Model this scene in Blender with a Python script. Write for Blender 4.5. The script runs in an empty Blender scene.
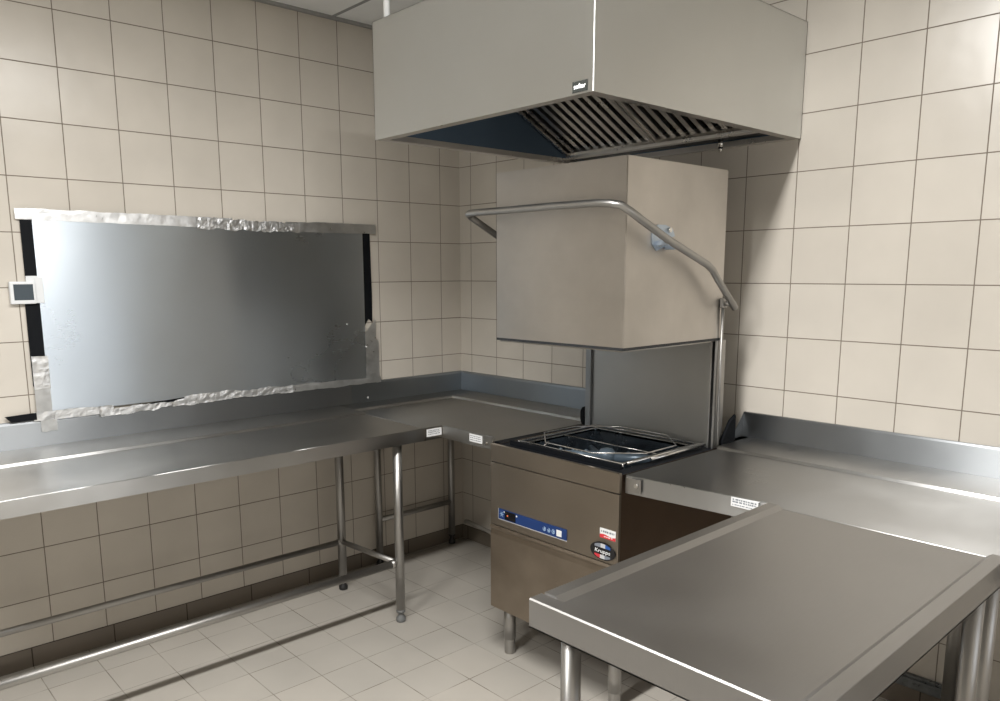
import bpy, bmesh, math, random
from mathutils import Vector, Matrix, noise
random.seed(7)
scn = bpy.context.scene
COL = scn.collection
PI = math.pi
CEIL = 2.677

# ------------------------------------------------------------------ materials
def new_mat(name):
    m = bpy.data.materials.new(name); m.use_nodes = True
    nt = m.node_tree; nt.nodes.clear()
    out = nt.nodes.new('ShaderNodeOutputMaterial')
    b = nt.nodes.new('ShaderNodeBsdfPrincipled')
    nt.links.new(b.outputs[0], out.inputs[0])
    return m, nt, b

def N(nt, typ, **kw):
    n = nt.nodes.new(typ)
    for k, v in kw.items(): setattr(n, k, v)
    return n

def plain(name, col, rough=.5, metal=0, spec=.5, noise_amt=.06, nscale=30):
    m, nt, b = new_mat(name)
    b.inputs['Roughness'].default_value = rough
    b.inputs['Metallic'].default_value = metal
    b.inputs['Specular IOR Level'].default_value = spec
    geo = N(nt, 'ShaderNodeNewGeometry')
    no = N(nt, 'ShaderNodeTexNoise'); no.inputs['Scale'].default_value = nscale
    nt.links.new(geo.outputs['Position'], no.inputs['Vector'])
    r = N(nt, 'ShaderNodeMapRange')
    r.inputs[3].default_value = 1-noise_amt; r.inputs[4].default_value = 1+noise_amt
    nt.links.new(no.outputs[0], r.inputs[0])
    mx = N(nt, 'ShaderNodeVectorMath', operation='SCALE'); mx.inputs[0].default_value = col[:3]
    nt.links.new(r.outputs[0], mx.inputs['Scale'])
    nt.links.new(mx.outputs[0], b.inputs['Base Color'])
    return m

def steel(name, col=(.56,.55,.53), rough=.28, grain=(1,1,1), gscale=40, rvar=.08, wav=.02, wscale=2.5, aniso=0.0, stain=0.06, metal=1.0, tan=None, an=.9):
    """brushed stainless sheet: stretched grain in roughness, soft sheet waviness in the bump, cloudy wipe marks"""
    m, nt, b = new_mat(name)
    b.inputs['Metallic'].default_value = metal
    if tan:            # brushed across this direction: highlights smear along it
        tv = N(nt, 'ShaderNodeCombineXYZ')
        for i in range(3): tv.inputs[i].default_value = tan[i]
        nt.links.new(tv.outputs[0], b.inputs['Tangent']); b.inputs['Anisotropic'].default_value = an
    geo = N(nt, 'ShaderNodeNewGeometry')
    mp = N(nt, 'ShaderNodeMapping'); mp.inputs['Scale'].default_value = grain
    nt.links.new(geo.outputs['Position'], mp.inputs['Vector'])
    g = N(nt, 'ShaderNodeTexNoise'); g.inputs['Scale'].default_value = gscale; g.inputs['Detail'].default_value = 4
    nt.links.new(mp.outputs[0], g.inputs['Vector'])
    c = N(nt, 'ShaderNodeTexNoise'); c.inputs['Scale'].default_value = wscale*1.7; c.inputs['Detail'].default_value = 5
    nt.links.new(geo.outputs['Position'], c.inputs['Vector'])
    r1 = N(nt, 'ShaderNodeMapRange'); r1.inputs[3].default_value = -rvar; r1.inputs[4].default_value = rvar
    nt.links.new(g.outputs[0], r1.inputs[0])
    r2 = N(nt, 'ShaderNodeMapRange'); r2.inputs[1].default_value = .3; r2.inputs[2].default_value = .7
    r2.inputs[3].default_value = rough-.05; r2.inputs[4].default_value = rough+.06
    nt.links.new(c.outputs[0], r2.inputs[0])
    ad = N(nt, 'ShaderNodeMath', operation='ADD'); nt.links.new(r1.outputs[0], ad.inputs[0]); nt.links.new(r2.outputs[0], ad.inputs[1])
    nt.links.new(ad.outputs[0], b.inputs['Roughness'])
    r3 = N(nt, 'ShaderNodeMapRange'); r3.inputs[1].default_value = .3; r3.inputs[2].default_value = .7
    r3.inputs[3].default_value = 1-stain; r3.inputs[4].default_value = 1+stain
    nt.links.new(c.outputs[0], r3.inputs[0])
    sc = N(nt, 'ShaderNodeVectorMath', operation='SCALE'); sc.inputs[0].default_value = col
    nt.links.new(r3.outputs[0], sc.inputs['Scale']); nt.links.new(sc.outputs[0], b.inputs['Base Color'])
    w = N(nt, 'ShaderNodeTexNoise'); w.inputs['Scale'].default_value = wscale; w.inputs['Detail'].default_value = 1
    nt.links.new(geo.outputs['Position'], w.inputs['Vector'])
    bp = N(nt, 'ShaderNodeBump'); bp.inputs['Strength'].default_value = 1; bp.inputs['Distance'].default_value = wav
    nt.links.new(w.outputs[0], bp.inputs['Height'])
    if wav > .0005: nt.links.new(bp.outputs[0], b.inputs['Normal'])
    return m

def tiles(name, axes, off, size, c1, c2, grout, gw=.004, rough=.27, fade=0.0, wobble=.35):
    """square glazed tiles laid in world metres; axes picks the two position axes, off the grout offsets"""
    m, nt, b = new_mat(name)
    geo = N(nt, 'ShaderNodeNewGeometry')
    sp = N(nt, 'ShaderNodeSeparateXYZ'); nt.links.new(geo.outputs['Position'], sp.inputs[0])
    cb = N(nt, 'ShaderNodeCombineXYZ')
    for i in range(2):
        a = N(nt, 'ShaderNodeMath', operation='SUBTRACT'); a.inputs[1].default_value = off[i] - 40*size[i]
        nt.links.new(sp.outputs[axes[i]], a.inputs[0]); nt.links.new(a.outputs[0], cb.inputs[i])
    br = N(nt, 'ShaderNodeTexBrick'); br.offset = 0; br.squash = 1
    br.inputs['Scale'].default_value = 1
    br.inputs['Brick Width'].default_value = size[0]; br.inputs['Row Height'].default_value = size[1]
    br.inputs['Mortar Size'].default_value = gw/2; br.inputs['Mortar Smooth'].default_value = .25
    br.inputs['Bias'].default_value = 0
    br.inputs['Color1'].default_value = (*c1, 1); br.inputs['Color2'].default_value = (*c2, 1); br.inputs['Mortar'].default_value = (*grout, 1)
    nt.links.new(cb.outputs[0], br.inputs['Vector'])
    # cloudy dirt
    no = N(nt, 'ShaderNodeTexNoise'); no.inputs['Scale'].default_value = 3.2; no.inputs['Detail'].default_value = 6
    nt.links.new(geo.outputs['Position'], no.inputs['Vector'])
    r = N(nt, 'ShaderNodeMapRange'); r.inputs[1].default_value = .3; r.inputs[2].default_value = .7
    r.inputs[3].default_value = .94; r.inputs[4].default_value = 1.05
    nt.links.new(no.outputs[0], r.inputs[0])
    col = br.outputs['Color']
    if fade > 0:      # worn joints: the grout shows only here and there
        n2 = N(nt, 'ShaderNodeTexNoise'); n2.inputs['Scale'].default_value = 5; n2.inputs['Detail'].default_value = 3
        nt.links.new(geo.outputs['Position'], n2.inputs['Vector'])
        r2 = N(nt, 'ShaderNodeMapRange'); r2.inputs[1].default_value = .38; r2.inputs[2].default_value = .62
        r2.inputs[3].default_value = 0; r2.inputs[4].default_value = fade
        nt.links.new(n2.outputs[0], r2.inputs[0])
        mul = N(nt, 'ShaderNodeMath', operation='MULTIPLY'); nt.links.new(r2.outputs[0], mul.inputs[0]); nt.links.new(br.outputs['Fac'], mul.inputs[1])
        mx = N(nt, 'ShaderNodeMix', data_type='RGBA')
        nt.links.new(mul.outputs[0], mx.inputs[0]); nt.links.new(br.outputs['Color'], mx.inputs[6]); mx.inputs[7].default_value = (*[(a+b_)/2 for a, b_ in zip(c1, c2)], 1)
        col = mx.outputs[2]
    s = N(nt, 'ShaderNodeVectorMath', operation='SCALE'); nt.links.new(col, s.inputs[0]); nt.links.new(r.outputs[0], s.inputs['Scale'])
    nt.links.new(s.outputs[0], b.inputs['Base Color'])
    rr = N(nt, 'ShaderNodeMapRange'); rr.inputs[3].default_value = rough; rr.inputs[4].default_value = .8
    nt.links.new(br.outputs['Fac'], rr.inputs[0]); nt.links.new(rr.outputs[0], b.inputs['Roughness'])
    inv = N(nt, 'ShaderNodeMath', operation='SUBTRACT'); inv.inputs[0].default_value = 1; nt.links.new(br.outputs['Fac'], inv.inputs[1])
    bp = N(nt, 'ShaderNodeBump'); bp.inputs['Strength'].default_value = .6; bp.inputs['Distance'].default_value = .0015
    nt.links.new(inv.outputs[0], bp.inputs['Height'])
    n3 = N(nt, 'ShaderNodeTexNoise'); n3.inputs['Scale'].default_value = 9; n3.inputs['Detail'].default_value = 1
    nt.links.new(geo.outputs['Position'], n3.inputs['Vector'])
    b2 = N(nt, 'ShaderNodeBump'); b2.inputs['Strength'].default_value = wobble; b2.inputs['Distance'].default_value = .004
    nt.links.new(n3.outputs[0], b2.inputs['Height']); nt.links.new(bp.outputs[0], b2.inputs['Normal'])
    nt.links.new(b2.outputs[0], b.inputs['Normal'])
    return m

T1, T2, GR = (.62,.575,.51), (.64,.595,.53), (.21,.175,.14)
M = {}
M['tile_left'] = tiles('glazed_tile_left', (1,2), (-.1364, .07), (.2,.2), T1, T2, GR)
M['tile_back'] = tiles('glazed_tile_back', (0,2), (.0907, .07), (.2,.2), T1, T2, GR)
M['tile_floor'] = tiles('floor_tile', (0,1), (.028,-.015), (.2,.2), (.43,.405,.365), (.46,.43,.385), (.17,.145,.115), gw=.004, rough=.42, fade=.85, wobble=.15)
M['skirt_left'] = tiles('skirting_tile_left', (1,2), (-.091,-.22), (.3035,.3), (.17,.145,.115), (.19,.16,.13), (.05,.04,.03), gw=.005, rough=.35)
M['skirt_back'] = tiles('skirting_tile_back', (0,2), (.05,-.22), (.3,.3), (.17,.145,.115), (.19,.16,.13), (.05,.04,.03), gw=.005, rough=.35)
M['ceiling'] = tiles('ceiling_panel', (0,1), (.55,-.762), (.6,.6), (.80,.82,.82), (.83,.84,.84), (.30,.31,.31), gw=.024, rough=.8, wobble=.05)
M['paint'] = plain('painted_wall', (.15,.15,.145), .6)
M['ceil_trim'] = plain('ceiling_angle_grey', (.33,.33,.32), .6)
ST = (.46,.46,.455)
M['top_y'] = steel('steel_top_grain_y', ST, .33, (30,1,1), 14, .04, .002, 1.6, tan=(1,0,1))
M['top_x'] = steel('steel_top_grain_x', ST, .33, (1,30,1), 14, .04, .002, 1.6, tan=(0,1,1))
M['island'] = steel('steel_island_top', (.37,.362,.355), .42, (30,1,1), 14, .04, .0015, 1.6, tan=(1,0,1), an=.6)
M['splash_y'] = steel('steel_splash_y', (.33,.345,.36), .42, (1,1,30), 12, .01, 0, 2, tan=(0,0,1))
M['splash_x'] = steel('steel_splash_x', (.33,.345,.36), .42, (1,1,30), 12, .01, 0, 2, tan=(0,0,1))
M['splash_c'] = steel('steel_corner_splash', (.30,.33,.36), .34, (1,1,30), 12, .01, 0, 2, tan=(0,0,1))  # darker copy of the splash steel, dim corner reflections put into the colour
M['top_c'] = steel('steel_corner_top', (.33,.32,.30), .34, (1,30,1), 14, .04, .002, 1.6, tan=(0,1,1))  # darker copy of the top steel, dim corner reflections put into the colour
M['tube'] = steel('steel_tube', (.41,.40,.385), .42, (1,1,.1), 60, .05, .0, 3)
M['foot'] = plain('grey_plastic_foot', (.16,.165,.165), .45)
M['foot_black'] = plain('black_plastic_foot', (.02,.02,.02), .45)
M['front'] = steel('steel_machine_front', (.32,.28,.235), .40, (1,1,30), 14, .05, .006, 2.2, tan=(0,0,1), stain=.1)  # reflection of the dark floor is put into this steel's colour
M['front_low'] = steel('steel_machine_lower_front', (.32,.272,.222), .34, (1,1,25), 14, .07, .02, 3.5, stain=.16)  # same dark brown floor reflection painted into the base colour
M['side'] = steel('steel_machine_side', (.16,.115,.085), .36, (1,1,30), 14, .05, .008, 2.2, stain=.12)  # shade under the outlet table is painted into this brown
M['whood'] = steel('steel_wash_hood', (.62,.59,.555), .42, (1,1,22), 12, .05, .004, 1.5, tan=(0,0,1), stain=.17)
M['back_panel'] = steel('steel_back_panel', (.44,.445,.44), .33, (1,1,25), 12, .05, .004, 2, tan=(0,0,1))
M['ehood'] = steel('steel_extraction_hood', (.76,.77,.76), .46, (1,1,30), 10, .05, .004, 1.5, tan=(0,0,1), stain=.04)
M['liner'] = steel('dark_blue_liner', (.16,.235,.34), .36, (1,1,20), 12, .05, .006, 2, metal=.8)  # dark blue sheet metal for the hood interior
M['filter'] = steel('steel_filter_slat', (.70,.68,.65), .3, (1,1,1), 40, .05, .0, 3)
M['dark'] = plain('dark_recess', (.015,.017,.02), .5)
M['black'] = plain('black_rubber', (.006,.007,.009), .6, spec=.12)
M['sheet'] = steel('steel_cover_sheet', (.66,.72,.78), .30, (1,1,30), 10, .006, 0, 1.3, tan=(0,0,1), stain=.04)
M['foil'] = steel('aluminium_foil_tape', (.90,.91,.92), .34, (1,1,1), 60, .1, .002, 18, stain=.05)
M['foil_dull'] = steel('dull_foil_tape', (.70,.71,.71), .34, (1,1,1), 60, .1, .002, 14, stain=.1)
M['white_plastic'] = plain('white_plastic', (.78,.80,.82), .35)
M['screen'] = plain('dark_screen', (.03,.045,.055), .12, noise_amt=.03)
M['blue'] = plain('blue_control_film', (.008,.036,.15), .35, noise_amt=.03)
M['black_gloss'] = plain('black_gloss', (.006,.006,.008), .15, noise_amt=.02)
M['white'] = plain('white_print', (.80,.81,.82), .5, noise_amt=.02)
M['pale_blue'] = plain('pale_blue_print', (.35,.50,.72), .5, noise_amt=.02)
M['red'] = plain('red_print', (.62,.035,.05), .45, noise_amt=.02)
M['amber'] = plain('amber_lamp', (.9,.22,.08), .4, noise_amt=.02)
M['navy'] = plain('navy_print', (.02,.09,.34), .3, noise_amt=.02)
M['grey_print'] = plain('grey_print', (.20,.22,.26), .5, noise_amt=.02)
M['dark_plate'] = plain('dark_grey_plate', (.025,.027,.025), .7, spec=.1, noise_amt=.03)
M['silver_print'] = plain('silver_print', (.55,.56,.58), .35, noise_amt=.03)
M['bracket'] = plain('zinc_bracket', (.52,.60,.70), .3, .7, noise_amt=.05)
M['bolt'] = plain('bolt_steel', (.78,.77,.74), .2, 1, noise_amt=.03)
M['tank'] = steel('steel_tank', (.40,.44,.48), .26, (1,1,1), 30, .05, .01, 4)
M['arm'] = plain('pale_wash_arm', (.12,.16,.20), .3, .3)
M['wire'] = plain('steel_wire', (.72,.71,.69), .2, 1, noise_amt=.04)
M['trunk'] = steel('dark_trunking', (.16,.17,.175), .32, (1,1,1), 60, .1, .004, 20, stain=.25, metal=.4)
M['white_rod'] = plain('white_enamel', (.86,.87,.87), .4, noise_amt=.02)
M['hose'] = plain('grey_hose', (.34,.32,.29), .4)
M['frame_white'] = plain('white_frame', (.75,.75,.74), .4)

# ------------------------------------------------------------------ mesh builder
class MB:
    def __init__(s): s.bm = bmesh.new()
    def box(s, x0, x1, y0, y1, z0, z1, bev=0.0, seg=1):
        b = bmesh.new()
        bmesh.ops.create_cube(b, size=1)
        for v in b.verts:
            v.co = Vector(((x0+x1)/2+v.co.x*(x1-x0), (y0+y1)/2+v.co.y*(y1-y0), (z0+z1)/2+v.co.z*(z1-z0)))
        if bev: bmesh.ops.bevel(b, geom=b.edges[:], offset=bev, segments=seg, affect='EDGES', profile=.6)
        s.join(b); return s
    def join(s, b):
        me = bpy.data.meshes.new('t'); b.to_mesh(me); b.free(); s.bm.from_mesh(me); bpy.data.meshes.remove(me)
    def prism(s, pts, d, bev=0.0):
        """closed planar polygon pts swept by vector d"""
        b = bmesh.new(); d = Vector(d)
        v0 = [b.verts.new(p) for p in pts]; v1 = [b.verts.new(Vector(p)+d) for p in pts]
        n = len(pts)
        b.faces.new(v0[::-1]); b.faces.new(v1)
        for i in range(n): b.faces.new((v0[i], v0[(i+1) % n], v1[(i+1) % n], v1[i]))
        bmesh.ops.recalc_face_normals(b, faces=b.faces[:])
        if bev: bmesh.ops.bevel(b, geom=b.edges[:], offset=bev, segments=1, affect='EDGES')
        s.join(b); return s
    def tube(s, pts, r, n=14, caps=True, closed=False):
        pts = [Vector(p) for p in pts]; b = bmesh.new(); rings = []
        L = len(pts); nrm = None
        rr = r if isinstance(r, (list, tuple)) else [r]*L
        for i, p in enumerate(pts):
            a = pts[i-1] if (i > 0 or closed) else None
            c = pts[(i+1) % L] if (i < L-1 or closed) else None
            t1 = (p-a).normalized() if a is not None else None
            t2 = (c-p).normalized() if c is not None else None
            t = (t1+t2).normalized() if (t1 and t2) else (t1 or t2)
            if nrm is None:
                nrm = t.orthogonal().normalized()
            nrm = (nrm - t*nrm.dot(t)).normalized()
            bi = t.cross(nrm)
            k = 1/max(.5, t.dot(t2)) if (t1 and t2) else 1
            rings.append([b.verts.new(p+(nrm*math.cos(2*PI*j/n)+bi*math.sin(2*PI*j/n))*rr[i]*(k if False else 1)) for j in range(n)])
        for i in range(L if closed else L-1):
            A, B = rings[i], rings[(i+1) % L]
            for j in range(n):
                f = b.faces.new((A[j], A[(j+1) % n], B[(j+1) % n], B[j])); f.smooth = True
        if caps and not closed:
            b.faces.new(rings[0][::-1]); b.faces.new(rings[-1])
        s.join(b); return s
    def lathe(s, x, y, prof, n=20):
        """profile [(r, z)...] about a vertical axis"""
        b = bmesh.new(); rings = [[b.verts.new((x+r*math.cos(2*PI*j/n), y+r*math.sin(2*PI*j/n), z)) for j in range(n)] for r, z in prof]
        for A, B in zip(rings, rings[1:]):
            for j in range(n):
                f = b.faces.new((A[j], A[(j+1) % n], B[(j+1) % n], B[j])); f.smooth = True
        b.faces.new(rings[0][::-1]); b.faces.new(rings[-1])
        bmesh.ops.recalc_face_normals(b, faces=b.faces[:])
        s.join(b); return s
    def quad(s, a, b_, c, d):
        s.bm.faces.new([s.bm.verts.new(p) for p in (a, b_, c, d)]); return s
    def build(s, name, mat, parent=None, label=None):
        me = bpy.data.meshes.new(name)
        if parent is not None:
            o0 = origin(parent)
            for v in s.bm.verts: v.co -= o0
        s.bm.to_mesh(me); s.bm.free()
        me.materials.append(M[mat] if isinstance(mat, str) else mat)
        o = bpy.data.objects.new(name, me); COL.objects.link(o)
        if parent is not None: o.parent = parent
        if label: o['label'] = label
        return o

def origin(o):
    p = Vector((0,0,0))
    while o is not None: p += o.location; o = o.parent
    return p

def thing(name, label, cat, loc):
    o = bpy.data.objects.new(name, None); COL.objects.link(o)
    o.empty_display_size = .1; o.location = loc; o['label'] = label; o['category'] = cat
    return o

def struct(mb, name, mat):
    o = mb.build(name, mat); o['kind'] = 'structure'; return o

def text_mesh(txt, size, to_world, mat, name, parent, bold=0.0, shear=0.0, xscale=1.0):
    """lettering as a flat mesh; to_world maps (u, v) in metres from the text's centre to a point"""
    cu = bpy.data.curves.new('t', 'FONT'); cu.body = txt; cu.size = size; cu.align_x = 'CENTER'; cu.align_y = 'CENTER'
    cu.offset = bold; cu.shear = shear; cu.fill_mode = 'FRONT'
    ob = bpy.data.objects.new('t', cu); COL.objects.link(ob)
    dg = bpy.context.evaluated_depsgraph_get(); dg.update()
    me = bpy.data.meshes.new_from_object(ob.evaluated_get(dg))
    bpy.data.objects.remove(ob); bpy.data.curves.remove(cu)
    mb = MB(); mb.bm.from_mesh(me); bpy.data.meshes.remove(me)
    for v in mb.bm.verts: v.co = to_world(v.co.x*xscale, v.co.y)
    return mb.build(name, mat, parent)

def arc(c, r, a0, a1, n, fn):
    return [fn(c[0]+r*math.cos(a0+(a1-a0)*i/n), c[1]+r*math.sin(a0+(a1-a0)*i/n)) for i in range(n+1)]

# ------------------------------------------------------------------ the room
XR, YF = 4.3, -5.0
struct(MB().box(-.12, XR+.12, YF-.12, .12, -.1, 0), 'floor', 'tile_floor')
struct(MB().box(-.12, 0, YF, 0, 0, CEIL), 'wall_left', 'tile_left')
struct(MB().box(-.12, XR, 0, .12, 0, CEIL), 'wall_back', 'tile_back')
struct(MB().box(-.12, XR+.12, YF-.12, YF, 0, CEIL), 'wall_front', 'paint')
# right-hand wall with a daylit window
wy0, wy1, wz0, wz1 = -1.50, -.40, .70, 1.80
w = MB()
w.box(XR, XR+.12, YF, wy0, 0, CEIL); w.box(XR, XR+.12, wy1, .12, 0, CEIL)
w.box(XR, XR+.12, wy0, wy1, 0, wz0); w.box(XR, XR+.12, wy0, wy1, wz1, CEIL)
struct(w, 'wall_right', 'tile_left')
f = MB()
for a in ((wy0, wy0+.06, wz0, wz1), (wy1-.06, wy1, wz0, wz1), (wy0, wy1, wz0, wz0+.06), (wy0, wy1, wz1-.06, wz1), ((wy0+wy1)/2-.03, (wy0+wy1)/2+.03, wz0, wz1)):
    f.box(XR+.02, XR+.08, *a)
struct(f, 'window_1', 'frame_white')
struct(MB().box(-.12, XR+.12, YF-.12, .12, CEIL, CEIL+.1), 'ceiling', 'ceiling')
struct(MB().box(0, .022, YF, 0, CEIL-.012, CEIL).box(0, XR, -.022, 0, CEIL-.012, CEIL), 'trim_1', 'ceil_trim')
struct(MB().box(0, .004, YF, -.004, 0, .079), 'baseboard_left', 'skirt_left')
struct(MB().box(.004, XR, -.004, 0, 0, .079), 'baseboard_back', 'skirt_back')

# ------------------------------------------------------------------ tables
def leg(parent, x, y, top, r=.02, foot_mat='foot', foot_h=.055, n=20):
    l = MB().tube([(x, y, foot_h), (x, y, top)], r, n).build('leg', 'tube', parent)
    MB().lathe(x, y, [(r*.9, 0), (r*1.05, .004), (r*1.05, .018), (r*.62, .028), (r*.62, foot_h-.012), (r*1.0, foot_h-.01), (r*1.0, foot_h+.002)]).build('foot', foot_mat, l)
    return l

ZL, ZD, ZB = .870, .859, .804       # ledge, dished work surface, bottom of the apron

# --- long left-hand work table
Y0, Y1 = -2.78, -.803
t = thing('work_table', 'long stainless steel work table along the left wall below the taped metal sheet', 'table', (.35, (Y0+Y1)/2, 0))
prof = [(.012, ZL), (.243, ZL), (.2455, ZL-.001), (.250, ZD+.0007), (.253, ZD), (.6985, ZD), (.7005, ZD-.002), (.7005, ZB), (.683, ZB), (.683, ZB+.004), (.6975, ZB+.004), (.6975, ZB+.03), (.012, ZB+.03)]
MB().prism([(x, Y0, z) for x, z in prof], (0, Y1-Y0, 0)).build('tabletop', 'top_y', t)
MB().prism([(.0015, Y0, ZL+.0003), (.0135, Y0, ZL+.0003), (.0135, Y0, .962), (.010, Y0, .971), (.0015, Y0, .974)], (0, -.728-Y0, 0)).build('backsplash', 'splash_y', t)
ZRF, ZRR = .268, .238
for y in (-.915, -2.70):
    lf = leg(t, .652, y, ZB+.03); leg(t, .178, y, ZB+.03, foot_mat='foot_black')
    MB().tube([(.195, y, .242), (.632, y, .266)], .0125).build('cross_rail', 'tube', t)
MB().tube([(.640, -2.70, .268), (.640, -.935, .268)], .0165).tube([(.640, -.955, .268), (.640, -.925, .268)], .0195).build('front_rail', 'tube', t)
MB().tube([(.178, -2.70, .242), (.178, -.915, .242)], .0135).tube([(.178, -.94, .242), (.178, -.915, .242)], .0165).build('rear_rail', 'tube', t)

# --- corner table running into the dishwasher
t = thing('corner_table', 'stainless steel corner table in the room corner leading into the left side of the dishwasher', 'table', (.5, -.4, 0))
mb = MB()
outline = [(.012, -.012), (1.094, -.012), (1.094, -.768), (1.088, -.768), (1.035, -.706), (.7005, -.706), (.7005, -.799), (.012, -.799)]
mb.prism([(x, y, ZD-.004) for x, y in outline], (0, 0, .004), bev=.0008)
mb.box(.6985, .7005, -.799, -.706, ZB, ZD-.003); mb.box(.683, .7005, -.799, -.706, ZB, ZB+.003)
mb.box(.7005, 1.035, -.7075, -.706, ZB, ZD-.003); mb.box(.7005, 1.035, -.706, -.690, ZB, ZB+.003)
mb.prism([(1.035, -.7075, ZD-.003), (1.088, -.7685, ZD-.003), (1.088, -.7685, ZB+.005), (1.035, -.7075, ZB)], (.001, .001, 0))
mb.box(.02, 1.09, -.69, -.02, ZB+.02, ZB+.03)
# raised ledge at the two walls
for pts, d in (([( -0.0+.012, 0, ZD), (.012, 0, ZL), (.150, 0, ZL), (.1535, 0, ZD)], 'y'),):
    mb.prism([(x, -.799, z) for x, _, z in pts], (0, .787, 0))
mb.prism([(.150, -.012, ZD), (.150, -.012, ZL), (.150, -.192, ZL), (.150, -.196, ZD)], (.90, 0, 0))
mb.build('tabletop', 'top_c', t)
MB().prism([(.0015, -.727, ZL+.0003), (.0135, -.727, ZL+.0003), (.0135, -.727, .962), (.010, -.727, .971), (.0015, -.727, .974)], (0, .725, 0)).build('backsplash', 'splash_c', t)
MB().prism([(.014, -.0015, ZL+.0003), (.014, -.0135, ZL+.0003), (.014, -.0135, .962), (.014, -.010, .971), (.014, -.0015, .974)], (1.07, 0, 0)).build('backsplash', 'splash_c', t)
for x, y in ((.040, -.605), (.040, -.115)):
    leg(t, x, y, ZB+.03, r=.0185, foot_mat='foot_black')
MB().tube([(.040, -.605, .247), (.040, -.115, .247)], .0145).build('rear_rail', 'tube', t)
def sticker_lines(mb, P, rows, u0, u1, h):
    """rows of tiny illegible print as broken bars"""
    for v in rows:
        u = u0
        while u < u1:
            l = random.uniform(.003, .010); e = min(u+l, u1)
            mb.quad(P(u, v-h), P(e, v-h), P(e, v+h), P(u, v+h)); u = e+random.uniform(.0015, .004)
s_ = MB().box(.7006, .7014, -.792, -.711, ZD-.040, ZD-.007).build('sticker', 'white', t, 'small white maker sticker on the apron')
mb = MB(); sticker_lines(mb, lambda u, v: (.7016, u, v), (ZD-.030, ZD-.022, ZD-.015), -.784, -.72, .0018); mb.build('fine_print', 'grey_print', s_)
s_ = MB().box(.885, .965, -.7090, -.7082, ZD-.040, ZD-.007).build('sticker', 'white', t, 'small white maker sticker on the apron')
mb = MB(); sticker_lines(mb, lambda u, v: (u, -.7092, v), (ZD-.032, ZD-.023, ZD-.015), .890, .955, .0018); mb.build('fine_print', 'grey_print', s_)
MB().tube([(.995, -.7075, ZB+.024), (.995, -.713, ZB+.024)], .005, 10).build('bolt', 'bolt', t)

# --- outlet table right of the dishwasher
XA, XB, YD = 1.764, 2.90, -.742
t = thing('outlet_table', 'stainless steel table with upstand along the back wall right of the dishwasher', 'table', (2.33, -.37, 0))
prof = [(-.012, ZL), (-.238, ZL), (-.2405, ZL-.001), (-.245, ZD+.0007), (-.248, ZD), (YD+.002, ZD), (YD, ZD-.002), (YD, ZB-.006), (YD+.018, ZB-.006), (YD+.018, ZB-.002), (YD+.003, ZB-.002), (YD+.003, ZB+.03), (-.012, ZB+.03)]
mb = MB().prism([(XA, y, z) for y, z in prof], (2.248-XA, 0, 0))
prof2 = [p for p in prof[:5]] + [(-.7665, ZD), (-.7685, ZD-.0015), (-.7685, ZB+.03), (-.012, ZB+.03)]
SK = lambda x: .050*max(0, 2.248-x)/.484      # the front edge runs slightly out towards the dishwasher
for v in mb.bm.verts:
    if v.co.y < -.6: v.co.y -= SK(v.co.x)
mb.prism([(2.248, y, z) for y, z in prof2], (2.832-2.248, 0, 0))
mb.prism([(2.832, y, z) for y, z in prof], (XB-2.832, 0, 0))
mb.build('tabletop', 'top_x', t)
MB().prism([(1.735, -.0015, ZL+.0003), (1.735, -.0135, ZL+.0003), (1.735, -.0135, .962), (1.735, -.0105, .968), (1.735, -.0015, .969)], (XB-1.735, 0, 0)).prism(
    [(1.735, -.0015, ZL+.0003), (1.735, -.0015, .969), (1.735, -.012, .965), (1.735, -.100, ZL+.0003)], (.0015, 0, 0)).box(1.735, XA, -.100, -.012, ZL-.006, ZL).build('backsplash', 'splash_x', t)
pl = MB().box(XA+.002, XA+.062, YD-SK(1.79)-.0065, YD-SK(1.79)-.001, ZB+.004, ZD-.006, .0008).build('joining_plate', 'tube', t)
MB().tube([(XA+.047, YD-SK(1.79)-.006, .832), (XA+.047, YD-SK(1.79)-.012, .832)], .0075, 8).build('bolt', 'bolt', pl)
s_ = MB().box(2.125, 2.212, YD-SK(2.125)-.0012, YD-.002, ZD-.030, ZD-.002).build('sticker', 'white', t, 'small pale maker sticker on the apron')
mb = MB(); sticker_lines(mb, lambda u, v: (u, YD-SK(2.125)-.0014, v), (ZD-.008, ZD-.015), 2.130, 2.206, .0022); sticker_lines(mb, lambda u, v: (u, YD-SK(2.125)-.0014, v), (ZD-.024,), 2.130, 2.20, .0014); mb.build('fine_print', 'grey_print', s_)
for x, y in ((2.775, -.64), (2.775, -.09), (2.558, -.09)):
    leg(t, x, y, ZB+.03, r=.020)

# --- island table standing out into the room
IX0, IX1, IY0, IY1 = 2.250, 2.832, -1.734, -.772
t = thing('island_table', 'stainless steel table with raised rim jutting into the room in the right foreground', 'table', (2.54, -1.25, 0))
mb = MB()
mb.box(IX0+.03, IX1-.03, IY0+.002, IY1, ZD-.004, ZD)                     # dished surface
zr = ZL
for a, k in ((IX0, 1), (IX1, -1)):       # flat side rims folded down outside and stepped down to the dish inside
    mb.prism([(a, IY0+.045, ZB+.004), (a, IY0+.045, zr-.001), (a+.001*k, IY0+.045, zr), (a+.030*k, IY0+.045, zr), (a+.044*k, IY0+.045, ZD), (a+.044*k, IY0+.045, ZD-.004), (a+.0016*k, IY0+.045, ZD-.004), (a+.0016*k, IY0+.045, ZB+.004)], (0, IY1-IY0-.045, 0))
    mb.box(min(a, a+.0016*k), max(a, a+.0016*k), IY0+.0016, IY0+.045, ZB+.004, ZD-.004)
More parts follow.
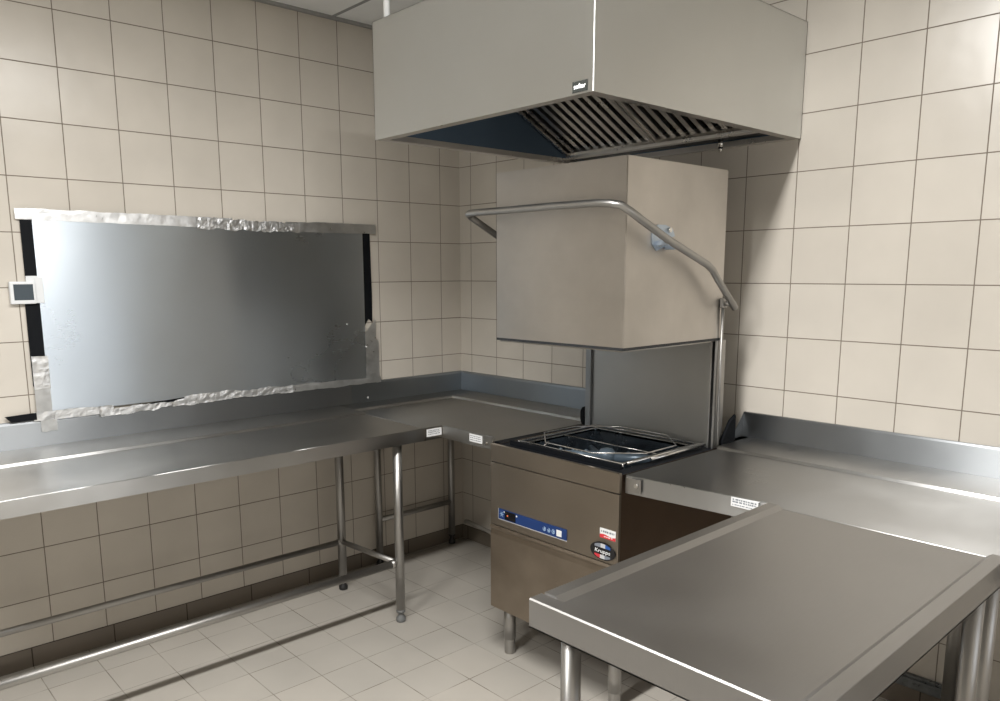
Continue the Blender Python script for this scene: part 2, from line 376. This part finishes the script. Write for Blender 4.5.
mb.prism([(IX0, IY0, ZB+.004), (IX0, IY0, zr-.003), (IX0, IY0+.003, zr), (IX0, IY0+.036, zr), (IX0, IY0+.045, ZD), (IX0, IY0+.045, ZD-.004), (IX0, IY0+.0016, ZD-.004), (IX0, IY0+.0016, ZB+.004)], (IX1-IX0, 0, 0))
mb.box(IX0, IX0+.018, IY0, IY1, ZB+.004, ZB+.007); mb.box(IX1-.018, IX1, IY0, IY1, ZB+.004, ZB+.007); mb.box(IX0, IX1, IY0, IY0+.018, ZB+.004, ZB+.007)
mb.box(IX0+.03, IX1-.03, IY0+.03, IY1-.01, ZB+.024, ZB+.03)
mb.build('tabletop', 'island', t)
for x, y in ((IX0+.070, IY0+.050), (IX1-.042, IY0+.045), (IX1-.042, -.822), (IX0+.046, -.822)):
    leg(t, x, y, ZB+.03, r=.0205)

# ------------------------------------------------------------------ hood type dishwasher
DX0, DX1, DY0, DY1 = 1.136, 1.760, -.820, -.11
DT, DB = .864, .206
t = thing('dishwasher', 'stainless steel hood type dishwasher standing against the back wall with its hood raised', 'dishwasher', (1.448, -.47, 0))
# cabinet with an open wash tank
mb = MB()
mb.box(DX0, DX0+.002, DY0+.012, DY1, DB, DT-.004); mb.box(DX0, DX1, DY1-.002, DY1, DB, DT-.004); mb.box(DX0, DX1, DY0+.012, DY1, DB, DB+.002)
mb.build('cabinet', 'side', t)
MB().box(DX1-.002, DX1, DY0+.012, DY1, DB, DT-.004).build('side_panel', 'side', t, 'steel side panel with brown shade put into its colour')
PY = -.238
# black surround of the tank
tx0, tx1, ty0, ty1 = 1.190, 1.706, -.735, -.262
mb = MB()
mb.box(DX0+.002, tx0, DY0+.012, DY1-.002, DT-.016, DT-.006); mb.box(tx1, DX1-.002, DY0+.012, DY1-.002, DT-.016, DT-.006)
mb.box(tx0, tx1, DY0+.012, ty0, DT-.016, DT-.006); mb.box(tx0, tx1, ty1, DY1-.002, DT-.016, DT-.006)
mb.box(tx0-.012, tx1+.004, ty0-.020, ty0-.008, DT-.006, DT+.012)
mb.box(1.0975, DX0, -.76, PY-.03, DT-.016, DT-.004); mb.build('tank_surround', 'black', t)
mb = MB(); d = .30
for q in (((tx0,ty0),(tx1,ty0)), ((tx1,ty0),(tx1,ty1)), ((tx1,ty1),(tx0,ty1)), ((tx0,ty1),(tx0,ty0))):
    (a, b_), (c, e) = q; mb.quad((a, b_, DT-.006), (c, e, DT-.006), (c, e, DT-d), (a, b_, DT-d))
mb.quad((tx0, ty0, DT-d), (tx1, ty0, DT-d), (tx1, ty1, DT-d), (tx0, ty1, DT-d))
mb.build('wash_tank', 'tank', t)
cx_, cy_ = (tx0+tx1)/2, (ty0+ty1)/2
mb = MB()
for a, L in ((.55, .21), (.55+PI, .21)):
    pts = [(cx_+math.cos(a)*s, cy_+math.sin(a)*s) for s in (.02, L)]
    mb.tube([(pts[0][0], pts[0][1], .815), (pts[1][0], pts[1][1], .818)], [.022, .014], 12)
    for s in (.08, .13, .18): mb.lathe(cx_+math.cos(a)*s, cy_+math.sin(a)*s, [(.007, .828), (.007, .838), (.004, .84)], 10)
mb.lathe(cx_, cy_, [(.035, .79), (.035, .83), (.026, .845), (.010, .85)])
mb.build('wash_arm', 'arm', t, 'pale spray arm inside the tank')
MB().tube([(cx_-.19, cy_+.13, .80), (cx_+.19, cy_-.13, .80)], [.012, .012], 10).lathe(cx_, cy_, [(.05, DT-d), (.05, .72), (.028, .73), (.028, .79)]).build('rinse_arm', 'arm', t)
# wire rack support
mb = MB(); zw = DT+.009
def fr(x0, x1, y0, y1, z, r, ch=0):
    p = [(x0+ch, y0, z), (x1-ch, y0, z), (x1, y0+ch, z), (x1, y1-ch, z), (x1-ch, y1, z), (x0+ch, y1, z), (x0, y1-ch, z), (x0, y0+ch, z)] if ch else [(x0, y0, z), (x1, y0, z), (x1, y1, z), (x0, y1, z)]
    mb.tube(p, r, 8, closed=True)
fr(1.200, 1.700, -.728, -.272, zw, .0042); fr(1.222, 1.678, -.706, -.294, zw-.006, .0030); fr(1.205, 1.695, -.722, -.278, zw+.014, .0028, .13)
for x, y in ((1.2, -.728), (1.7, -.728), (1.7, -.272), (1.2, -.272)):
    mb.tube([(x, y, DT-.012), (x, y, zw+.002)], .004, 8)
for y0, y1 in ((-.728, -.272),):
    mb.tube([(1.716, y0, zw+.004), (1.716, y1, zw+.004)], .005, 8); mb.tube([(1.728, y0+.12, zw+.001), (1.728, y1, zw+.001)], .006, 8)
mb.tube([(1.33, -.728, zw), (1.33, -.70, zw+.014)], .0028, 6)
mb.tube([(1.222, -.50, zw-.006), (1.678, -.50, zw-.006)], .0022, 6)
mb.build('rack_frame', 'wire', t, 'wire rack support over the tank')
# front panels
fp = MB().box(DX0, DX1, DY0, DY0+.014, .7985, DT+.003, .0015).build('upper_front_panel', 'front', t)
for x in (1.293, 1.588): MB().lathe(0, 0, [(.0045, 0), (.0045, .002), (.003, .003)], 10).build('screw', 'bolt', fp).matrix_local = Matrix.Translation(Vector((x, DY0, .809))-origin(t)) @ Matrix.Rotation(PI/2, 4, 'X')
zs = .548
mid = MB().box(DX0, DX1, DY0, DY0+.014, zs, .7955, .0015).build('middle_front_panel', 'front', t)
lo = MB().prism([(DX0, DY0, DB), (DX0, DY0, zs-.040), (DX0, DY0+.003, zs-.022), (DX0, DY0-.004, zs-.012), (DX0, DY0, zs-.002), (DX0, DY0+.014, zs-.002), (DX0, DY0+.014, DB)], (DX1-DX0, 0, 0)).build('lower_front_panel', 'front_low', t)
for x, z, pa in ((1.146, .715, mid), (1.746, .715, mid), (1.146, .478, lo), (1.746, .478, lo)):
    s = MB().lathe(0, 0, [(.0055, 0), (.0055, .002), (.0035, .004)], 10).build('screw', 'bolt', pa)
    s.matrix_local = Matrix.Translation(Vector((x, DY0, z))-origin(t)) @ Matrix.Rotation(PI/2, 4, 'X')
# control strip
yc = DY0-.001
cp = MB().box(1.185, 1.535, yc-.0015, DY0, .580, .620).build('control_panel', 'blue', t, 'blue control strip')
MB().box(1.184, 1.536, yc-.001, DY0, .577, .580).box(1.183, 1.185, yc-.001, DY0, .578, .620).build('edge_strip', 'silver_print', cp)
MB().box(1.220, 1.278, yc-.003, yc-.0012, .584, .617).build('display', 'black_gloss', cp)
P = lambda u, v: Vector((u, yc-.0022, v))
MB().box(1.233, 1.239, yc-.004, yc-.003, .598, .604).build('indicator_lamp', 'amber', cp)
mb = MB()
for ang in range(0, 360, 60):     # star pictogram at the left end
    a = math.radians(ang); mb.quad(*[P(1.203+.010*x*math.cos(a)-.0012*y*math.sin(a), .600+.010*x*math.sin(a)+.0012*y*math.cos(a)) for x, y in ((.15,-1),(1,-1),(1,1),(.15,1))])
mb.build('pictogram', 'pale_blue', cp)
MB().box(1.214, 1.219, yc-.0024, yc-.0012, .609, .614).build('marker', 'white', cp)
MB().box(1.281, 1.287, yc-.0024, yc-.0012, .607, .613).build('marker', 'white', cp)
for i, x in enumerate((1.428, 1.450, 1.472)):
    mb = MB()
    for k in range(14):
        if i != 2 and k in (4, 5): continue
        a0, a1 = 2*PI*k/14, 2*PI*(k+1)/14
        mb.quad(P(x+.0075*math.cos(a0), .598+.0085*math.sin(a0)), P(x+.0075*math.cos(a1), .598+.0085*math.sin(a1)), P(x+.0052*math.cos(a1), .598+.006*math.sin(a1)), P(x+.0052*math.cos(a0), .598+.006*math.sin(a0)))
    mb.quad(P(x-.002, .594), P(x+.002, .594), P(x+.0035, .602), P(x-.0005, .602))
    mb.build('button', 'pale_blue', cp)
MB().box(1.488, 1.512, yc-.0028, yc-.0012, .587, .610).build('start_button', 'white', cp)
# white and red sticker, oval badge
sk = MB().box(1.684, 1.751, DY0-.0012, DY0-.0002, .633, .667).build('sticker', 'white', t, 'white and red sticker')
mb = MB(); n = 16; w0 = 1.684
for i in range(n):
    a, b_ = w0+.067*i/n, w0+.067*(i+1)/n
    h = lambda u: .645+.0025*math.sin((u-w0)/.067*2*PI)
    mb.quad((a, DY0-.0014, .633), (b_, DY0-.0014, .633), (b_, DY0-.0014, h(b_)), (a, DY0-.0014, h(a)))
mb.build('red_band', 'red', sk)
mb = MB(); sticker_lines(mb, lambda u, v: (u, DY0-.0015, v), (.6565,), 1.690, 1.746, .0032); mb.build('fine_print', 'grey_print', sk)
mb = MB(); sticker_lines(mb, lambda u, v: (u, DY0-.0016, v), (.6395,), 1.702, 1.738, .0018); mb.build('fine_print', 'white', sk)
bx, bz, ba, bb = 1.699, .587, .0535, .031
def oval(a, b_, y, cond=lambda u, v: True, n=40):
    mb = MB(); vs = [mb.bm.verts.new((bx+a*math.cos(2*PI*k/n), y, bz+b_*math.sin(2*PI*k/n))) for k in range(n)]; mb.bm.faces.new(vs); return mb
mb = MB(); b2 = bmesh.new(); n = 40
pts = [(bx+ba*math.cos(2*PI*k/n), DY0-.0004, bz+bb*math.sin(2*PI*k/n)) for k in range(n)]
bd = mb.prism(pts, (0, -.004, 0)).build('badge', 'black_gloss', t, 'black oval maker badge')
def lens(v0, v1, u0, u1, mat, name):
    """segment of the oval between two bars, clipped to u0..u1"""
    mb = MB(); k = 16; a, b_ = ba*.90, bb*.86
    for i in range(k):
        ua, ub = u0+(u1-u0)*i/k, u0+(u1-u0)*(i+1)/k
        e = lambda u: b_*math.sqrt(max(0, 1-(u/a)**2))
        if v1 > 0: p = [(ua, v0), (ub, v0), (ub, max(v0, e(ub))), (ua, max(v0, e(ua)))]
        else: p = [(ua, -max(-v1, e(ua))), (ub, -max(-v1, e(ub))), (ub, v1), (ua, v1)]
        if all(abs(q[1]-w_[1]) < 1e-5 for q, w_ in ((p[0], p[3]), (p[1], p[2]))): continue
        mb.quad(*[(bx+u, DY0-.0048, bz+v) for u, v in p])
    mb.build(name, mat, bd)
lens(.012, 1, -.034, -.008, 'grey_print', 'badge_segment'); lens(.012, 1, -.008, .012, 'silver_print', 'badge_segment'); lens(.012, 1, .012, .034, 'navy', 'badge_segment')
lens(-1, -.013, -.034, -.010, 'red', 'badge_segment'); lens(-1, -.013, -.010, .010, 'silver_print', 'badge_segment'); lens(-1, -.013, .010, .034, 'grey_print', 'badge_segment')
text_mesh('Krupps', .0185, lambda u, v: Vector((bx+u, DY0-.0055, bz-.0005+v)), 'white', 'lettering', bd, bold=.0002, shear=.15, xscale=1.25)
# machine feet
for x, y in ((1.180, -.757), (1.718, -.765), (1.178, -.17), (1.718, -.17)):
    l = MB().tube([(x, y, .062), (x, y, DB+.001)], .0235, 20).build('leg', 'tube', t)
    MB().lathe(x, y, [(.019, 0), (.0215, .004), (.0215, .060), (.0205, .064)]).build('foot', 'tube', l)
# back plate, guide columns
PY = -.238
MB().box(1.150, 1.722, PY, PY+.002, DT-.01, 1.30).build('back_panel', 'back_panel', t)
for nm, x0, x1 in (('guide_column', 1.121, 1.150),):
    MB().box(x0, x1, PY-.012, PY+.03, DT-.01, 1.27, .0012).build(nm, 'splash_x', t)
c = MB().box(1.722, 1.730, PY-.012, PY+.05, DT-.006, 1.265).build('guide_column', 'tube', t)
MB().box(1.730, 1.741, PY+.006, PY+.05, DT-.006, 1.265).build('slot', 'black', c)
c = MB().box(1.741, 1.748, PY-.012, PY+.05, DT-.006, 1.265, .0008).build('guide_column', 'tube', t)
MB().tube([(1.757, PY+.004, .862), (1.757, PY+.004, 1.404)], .0058, 10).build('lift_rod', 'tube', t)
MB().prism([(1.7485, -.112, .80), (1.7485, -.205, .80), (1.7485, -.205, .885), (1.7485, -.150, .955), (1.7485, -.112, .975)], (.0135, 0, 0), bev=.003).build('column_cover', 'black', t, 'black plastic cover at the foot of the right column')
mb = MB()
pts = [(1.121, PY+.018, .858), (1.105, PY+.018, .862), (1.097, PY+.018, .885), (1.097, PY+.018, .918), (1.106, PY+.018, .936), (1.121, PY+.018, .941)]
mb.prism(pts, (0, -.035, 0), bev=.003).build('column_cover', 'black', t, 'black plastic cover at the foot of the left column')
# raised hood
HX0, HX1, HY0, HY1, HZ0, HZ1 = 1.152, 1.748, -.802, -.222, 1.260, 1.873
mb = MB(); b = bmesh.new()
lo_ = [(HX0+.012, HY0+.012, HZ0), (HX1-.012, HY0+.012, HZ0), (HX1-.012, HY1, HZ0), (HX0+.012, HY1, HZ0)]
lm = [(HX0, HY0, HZ0+.014), (HX1, HY0, HZ0+.014), (HX1, HY1, HZ0+.014), (HX0, HY1, HZ0+.014)]
hi = [(HX0, HY0, HZ1), (HX1, HY0, HZ1), (HX1, HY1, HZ1), (HX0, HY1, HZ1)]
inn = [(HX0+.03, HY0+.03, HZ0), (HX1-.03, HY0+.03, HZ0), (HX1-.03, HY1-.005, HZ0), (HX0+.03, HY1-.005, HZ0)]
inh = [(x, y, HZ1-.03) for x, y, z in inn]
L = [[b.verts.new(p) for p in q] for q in (inh, inn, lo_, lm, hi)]
for A, B in zip(L, L[1:]):
    for j in range(4): b.faces.new((A[j], A[(j+1) % 4], B[(j+1) % 4], B[j]))
b.faces.new(L[-1]); b.faces.new(L[0])
bmesh.ops.recalc_face_normals(b, faces=b.faces[:])
ed = [e for e in b.edges if all(v in L[-1] for v in e.verts) or (e.verts[0] in L[-1] and e.verts[1] in L[-2]) or (e.verts[1] in L[-1] and e.verts[0] in L[-2])]
bmesh.ops.bevel(b, geom=ed, offset=.003, segments=2, affect='EDGES')
mb.join(b)
hood = mb.build('wash_hood', 'whood', t)
MB().box(HX0+.002, HX1-.002, HY0-.0008, HY0+.002, HZ0+.006, HZ0+.015).box(HX1-.002, HX1+.0008, HY0-.0008, HY1, HZ0+.006, HZ0+.015).build('bottom_seam', 'dark', hood)
# lifting handle: front bar, two side arms cranked down to the rear pivots
hx0, hx1, hy, hz, R_ = 1.078, 1.800, -.885, 1.730, .075
def side_arm(x):
    return [(x, -.80, 1.676), (x, -.653, 1.618), (x, -.42, 1.540), (x, -.385, 1.522), (x, -.350, 1.490), (x, -.226, 1.385)]
pts = side_arm(hx0)[:0:-1]
pts += [(hx0, -.860, 1.718), (hx0+.006, -.878, 1.727), (hx0+.024, hy, hz), (hx0+.08, hy, hz)]
pts += [(x, hy, hz-.001) for x in (1.3, 1.5)]
pts += [(hx1-.10, hy, hz-.004), (hx1-.052, hy+.004, hz-.008), (hx1-.022, -.868, 1.716), (hx1-.006, -.840, 1.697)] + side_arm(hx1)
hd = MB().tube(pts, .0125, 14).build('handle', 'tube', t, 'bent tubular lifting handle')
for x, xs in ((hx1, HX1), (hx0, HX0)):
    s = 1 if xs > 1.5 else -1
    mb = MB(); xf = xs+.0005*s; dz = .028
    mb.prism([(xf, y, z+dz) for y, z in ((-.672, 1.622), (-.640, 1.640), (-.600, 1.640), (-.560, 1.630), (-.545, 1.605), (-.575, 1.598), (-.600, 1.570), (-.645, 1.556), (-.668, 1.575))], (.004*s, 0, 0))
    mb.box(min(xf, x), max(xf, x), -.650, -.628, 1.600, 1.616, .002); mb.box(min(xf, x), max(xf, x), -.600, -.580, 1.588, 1.604, .002)
    br = mb.build('bracket', 'bracket', hd, 'pale zinc bracket')
    for by, bz_ in ((-.632, 1.577+dz), (-.582, 1.624+dz)):
        MB().tube([(xf+.003*s, by, bz_), (xf+.013*s, by, bz_)], .008, 8).build('bolt', 'bolt', br)
MB().tube([(1.748, PY+.004, 1.400), (1.806, PY+.004, 1.400)], .009, 12).box(1.750, 1.764, PY-.010, PY+.022, 1.385, 1.420, .002).build('pivot', 'tube', hd)
MB().tube([(1.094, PY+.004, 1.400), (1.150, PY+.004, 1.400)], .009, 12).build('pivot', 'tube', hd)
# drain hose along the back wall
pts = [(.09, -.055, .128), (.12, -.06, .135), (.20, -.065, .132), (.36, -.075, .122), (.7, -.09, .112), (1.0, -.12, .14), (1.137, -.15, .26)]
MB().tube(pts, .011, 10).build('drain_hose', 'hose', t, 'grey hose running to the room corner')

# ------------------------------------------------------------------ extraction hood above
EX0, EX1, EY0, EY1, EZ0, EZ1 = .892, 1.898, -1.148, -.003, 1.984, 2.378
t = thing('extraction_hood', 'large box shaped stainless steel extraction hood hanging over the dishwasher', 'hood', ((EX0+EX1)/2, (EY0+EY1)/2, EZ0))
mb = MB(); tk = .0015; rw = .036
for a in ((EX0, EX1, EY0, EY0+tk), (EX0, EX1, EY1-tk, EY1), (EX0, EX0+tk, EY0, EY1), (EX1-tk, EX1, EY0, EY1)): mb.box(*a, EZ0, EZ1)
mb.box(EX0, EX1, EY0, EY1, EZ1-tk, EZ1)
mb.build('casing', 'ehood', t)
mb = MB()
for a in ((EX0+tk, EX1-tk, EY0+tk, EY0+rw), (EX0+tk, EX1-tk, EY1-rw, EY1-tk), (EX0+tk, EX0+rw, EY0+rw, EY1-rw), (EX1-rw, EX1-tk, EY0+rw, EY1-rw)):
    mb.box(*a, EZ0, EZ0+.02)
mb.build('rim', 'filter', t)
MB().box(EX1-.0016, EX1+.0006, EY0-.0006, EY0+.0016, EZ0, EZ1).build('corner_seam', 'white_rod', t)
mb = MB(); i0 = .006
x0, x1, y0, y1 = EX0+rw-.004, EX1-rw+.004, EY0+rw-.004, EY1-rw+.004
for (a, b_), (c, e) in (((x0,y0),(x1,y0)), ((x1,y0),(x1,y1)), ((x1,y1),(x0,y1)), ((x0,y1),(x0,y0))):
    mb.quad((a, b_, EZ0+.02), (c, e, EZ0+.02), (c, e, EZ1-.01), (a, b_, EZ1-.01))
mb.quad((x0, y0, EZ1-.01), (x1, y0, EZ1-.01), (x1, y1, EZ1-.01), (x0, y1, EZ1-.01))
mb.build('liner', 'liner', t, 'dark blue inner lining')
# sloped bank of two baffle filters
fy0, fz0, fy1, fz1 = -.165, 2.030, -.830, 2.350
sl = Vector((0, fy1-fy0, fz1-fz0)); Ln = sl.length; sl.normalize(); nrm = Vector((0, -sl.z, sl.y)); nrm = nrm if nrm.z < 0 else -nrm
B0 = Vector((0, fy0, fz0))
fx = [x0+.004, (x0+x1)/2, x1-.004]
for k in range(2):
    a, c = fx[k]+.002, fx[k+1]-.002
    ft = None
    mb = MB()
    def slab(u0, u1, s0, s1, n0, n1):
        q = [Vector((u, 0, 0))+B0+sl*s+nrm*n for u, s, n in ((u0,s0,n0),(u1,s0,n0),(u1,s1,n0),(u0,s1,n0))]
        mb.prism([tuple(p) for p in q], nrm*(n1-n0))
    slab(a, c, 0, .022, 0, .022); slab(a, c, Ln-.022, Ln, 0, .022); slab(a, a+.012, .022, Ln-.022, 0, .022); slab(c-.012, c, .022, Ln-.022, 0, .022)
    n = 10; p = (c-a-.024)/n
    fo = None
    frame = mb.build('grease_filter', 'filter', t, 'baffle grease filter of slanted steel slats')
    for j in range(n):
        mb = MB(); u = a+.012+p*(j+.5); hw = p*.25
        slab(u-hw, u+hw, .022, Ln-.022, .004, .006); slab(u-hw, u-hw+.0015, .022, Ln-.022, -.010, .006); slab(u+hw-.0015, u+hw, .022, Ln-.022, -.010, .006)
        mb.build('slat', 'filter', frame)
    mb = MB(); slab(a, c, 0, Ln, -.024, -.022); mb.build('slat_gap_shade', 'dark', frame)  # near-black sheet put in for the darkness between the slats
mb = MB()
mb.prism([(x0, fy0+.02, fz0-.006), (x0, fy0+.02, EZ0+.016), (x0, fy0-.012, EZ0+.016), (x0, fy0-.014, fz0-.006), (x0, fy0-.011, fz0-.006), (x0, fy0-.008, EZ0+.02), (x0, fy0+.017, EZ0+.02), (x0, fy0+.017, fz0-.006)], (x1-x0, 0, 0))
mb.build('grease_trough', 'filter', t)
MB().box(x0, x1, fy0+.02, y1, EZ0+.024, EZ0+.028).build('closing_plate', 'dark', t)
for x in (1.62,): MB().lathe(x, -.075, [(.010, EZ0-.004), (.010, EZ0+.026)], 10).lathe(x, -.075, [(.006, EZ0-.020), (.010, EZ0-.004)], 10).build('bolt', 'bolt', t)
pltx = (1.826, 1.878)
pb = MB().box(*pltx, EY0-.0016, EY0-.0002, EZ0+.005, EZ0+.033).build('nameplate', 'dark_plate', t, 'dark maker plate with white lettering')
text_mesh('softar', .0175, lambda u, v: Vector((sum(pltx)/2+u, EY0-.0020, EZ0+.0195+v)), 'white', 'lettering', pb, bold=.0003, xscale=1.0)
for x, y in ((.940, -1.12), (.962, -.30), (1.70, -.95), (1.70, -.40)):
    MB().tube([(x, y, EZ1-.002), (x, y, CEIL)], .011, 12).build('hanger_rod', 'white_rod', t)

# ------------------------------------------------------------------ taped-over hatch on the left wall
t = thing('hatch_cover', 'grey steel sheet taped over a hatch on the left wall above the long work table', 'metal sheet', (.006, -1.35, .98))
SY0, SY1, SZ0, SZ1 = -2.071, -.637, .994, 1.722
sh = MB(); n = 1
sh.box(.008, .012, SY0, SY1, SZ0, SZ1).build('sheet', 'sheet', t)
def strip(name, mat, pts, x=.004, th=.004):
    return MB().prism([(x, y, z) for y, z in pts], (th, 0, 0)).build(name, mat, t)
strip('gasket', 'black', [(-2.110, 1.715), (-2.066, 1.715), (-2.066, 1.508), (-2.110, 1.503)])
strip('gasket', 'black', [(-2.119, 1.413), (-2.066, 1.413), (-2.066, 1.10), (-2.119, 1.10)])
strip('gasket', 'black', [(-.642, 1.715), (-.592, 1.713), (-.588, 1.40), (-.590, 1.272), (-.612, 1.29), (-.642, 1.25)])
strip('gasket', 'black', [(-2.225, .998), (-2.12, 1.002), (-2.12, .975), (-2.205, .974)], .0145, .004)
strip('gasket', 'black', [(-1.84, .981), (-1.53, 1.000), (-1.53, .980), (-1.84, .972)], .0125, .001)
def tape(mat, y0, y1, z0, z1, x=.0130, amp=.0022, vert=False, seed=0, jag=.006, nu=None):
    """crinkled adhesive foil: fine grid, puckered, with torn long edges; z0/z1 may be (start, end) pairs"""
    z0 = z0 if isinstance(z0, tuple) else (z0, z0); z1 = z1 if isinstance(z1, tuple) else (z1, z1)
    mb = MB(); b = bmesh.new()
    nu = nu or max(8, int(abs(y1-y0)/.006)); nv = max(4, int(abs(z1[0]-z0[0])/.006)); G = []
    for i in range(nu+1):
        y = y0+(y1-y0)*i/nu; f = i/nu; row = []
        lo_, hi_ = z0[0]+(z0[1]-z0[0])*f, z1[0]+(z1[1]-z1[0])*f
        lo_ += jag*(noise.noise((y*18, seed*3.1, 1))+.5*noise.noise((y*60, seed, 2)))
        hi_ += jag*(noise.noise((y*14, seed*5.1, 7))+.5*noise.noise((y*50, seed, 5)))
        for j in range(nv+1):
            z = lo_+(hi_-lo_)*j/nv
            d = amp*(noise.noise((y*28, z*55, seed))+.5*noise.noise((y*90, z*80, seed+4)))
            row.append(b.verts.new((x+amp*1.2+d, y, z)))
        G.append(row)
    for i in range(nu):
        for j in range(nv): b.faces.new((G[i][j], G[i+1][j], G[i+1][j+1], G[i][j+1]))
    mb.join(b); return mb.build('foil_tape', mat, t)
tape('foil', -2.125, -1.30, (1.716, 1.708), (1.756, 1.752), seed=1, jag=.003, amp=.0005)
tape('foil', -1.46, -.98, (1.702, 1.700), (1.748, 1.744), x=.0150, seed=2, jag=.009, amp=.0026)
tape('foil_dull', -1.05, -.560, (1.704, 1.706), (1.748, 1.752), x=.0140, seed=3, jag=.004, amp=.0007)
tape('foil', -2.130, -1.845, (.970, .968), (1.002, 1.000), x=.0150, seed=4, jag=.005, amp=.002)
tape('foil', -1.90, -1.50, (.960, .968), (.984, .990), x=.0150, seed=5, jag=.009, amp=.0024)
tape('foil', -1.56, -1.05, (.966, .966), (1.006, 1.000), x=.0142, seed=6, jag=.008, amp=.0022)
tape('foil_dull', -1.10, -.552, (.968, .964), (1.000, .996), x=.0150, seed=7, jag=.005, amp=.0008)
tape('foil', -2.118, -2.062, 1.09, 1.214, seed=8, jag=.004, amp=.0016, nu=14)
tape('foil_dull', -2.118, -2.064, .99, 1.10, x=.0135, seed=9, jag=.003, amp=.0005, nu=14)
tape('foil_dull', -.640, -.560, .985, 1.18, x=.0135, seed=10, jag=.004, amp=.0007, nu=14)
tape('foil_dull', -.640, -.575, 1.17, (1.215, 1.290), x=.0132, seed=11, jag=.004, amp=.0007, nu=14)
tape('foil_dull', -2.108, -2.052, .925, .972, x=.0150, seed=12, jag=.004, amp=.0007, nu=14)

# control box beside the hatch
t = thing('wall_thermostat', 'small white square control box with dark screen on the left wall beside the taped sheet', 'thermostat', (.0, -2.125, 1.448))
MB().box(.0005, .024, -2.167, -2.083, 1.410, 1.492, .004, 2).build('housing', 'white_plastic', t)
MB().box(.0238, .0246, -2.155, -2.091, 1.424, 1.482).build('screen', 'screen', t)
MB().box(.004, .014, -2.110, -2.066, 1.480, 1.512, .001).box(.006, .016, -2.083, -2.055, 1.412, 1.506, .001).build('mounting_tab', 'white_plastic', t)

# dark trunking low on the back wall under the outlet table
t = thing('wall_trunking', 'dark grey trunking strip low on the back wall under the table right of the dishwasher', 'trunking', (2.9, -.015, .08))
MB().box(1.80, 4.2, -.030, -.0005, .086, .122, .003).box(1.80, 4.2, -.022, -.0005, .122, .130, .002).build('channel', 'trunk', t)

# ------------------------------------------------------------------ light
def area(name, loc, sx, sy, power, rot=(0,0,0), col=(1,1,1), spread=PI):
    l = bpy.data.lights.new(name, 'AREA'); l.shape = 'RECTANGLE'; l.size = sx; l.size_y = sy; l.energy = power; l.color = col; l.spread = spread
    o = bpy.data.objects.new(name, l); COL.objects.link(o); o.location = loc; o.rotation_euler = rot
    return o
area('ceiling_light', (2.08, -2.0, CEIL-.03), .14, 1.2, 74, col=(1, .985, .955))
area('ceiling_light', (2.08, -3.9, CEIL-.03), .14, 1.2, 64, col=(1, .985, .955))
area('window_daylight', (XR+.3, (wy0+wy1)/2, (wz0+wz1)/2), 1.6, 1.6, 15, (0, PI/2, 0), (.93, .96, 1.0))
wd = bpy.data.worlds.new('world'); scn.world = wd; wd.use_nodes = True
nt = wd.node_tree; bg = nt.nodes['Background']
sky = nt.nodes.new('ShaderNodeTexSky'); sky.sky_type = 'HOSEK_WILKIE'
nt.links.new(sky.outputs[0], bg.inputs[0]); bg.inputs[1].default_value = .22

# ------------------------------------------------------------------ camera
cd = bpy.data.cameras.new('camera'); cam = bpy.data.objects.new('camera', cd); COL.objects.link(cam)
cd.sensor_width = 36; cd.sensor_fit = 'HORIZONTAL'; cd.lens = 773.5/1000*36
cd.shift_x = .01684; cd.shift_y = .04982; cd.clip_start = .02
yaw, pitch, roll = -.8393, .1648, -.0049
fw = Vector((math.sin(yaw)*math.cos(pitch), math.cos(yaw)*math.cos(pitch), -math.sin(pitch)))
r0 = Vector((math.cos(yaw), -math.sin(yaw), 0)); u0 = r0.cross(fw)
r = r0*math.cos(roll)+u0*math.sin(roll); u = -r0*math.sin(roll)+u0*math.cos(roll)
m = Matrix((r, u, -fw)).transposed().to_4x4(); m.translation = Vector((3.28506, -2.78514, .44938+1.07))
cam.matrix_world = m
scn.camera = cam
scn.cycles.sample_clamp_indirect = 1.5
scn.cycles.sample_clamp_direct = 10
scn.view_settings.view_transform = 'Standard'
scn.view_settings.look = 'None'
scn.view_settings.exposure = 0
scn.view_settings.gamma = 1
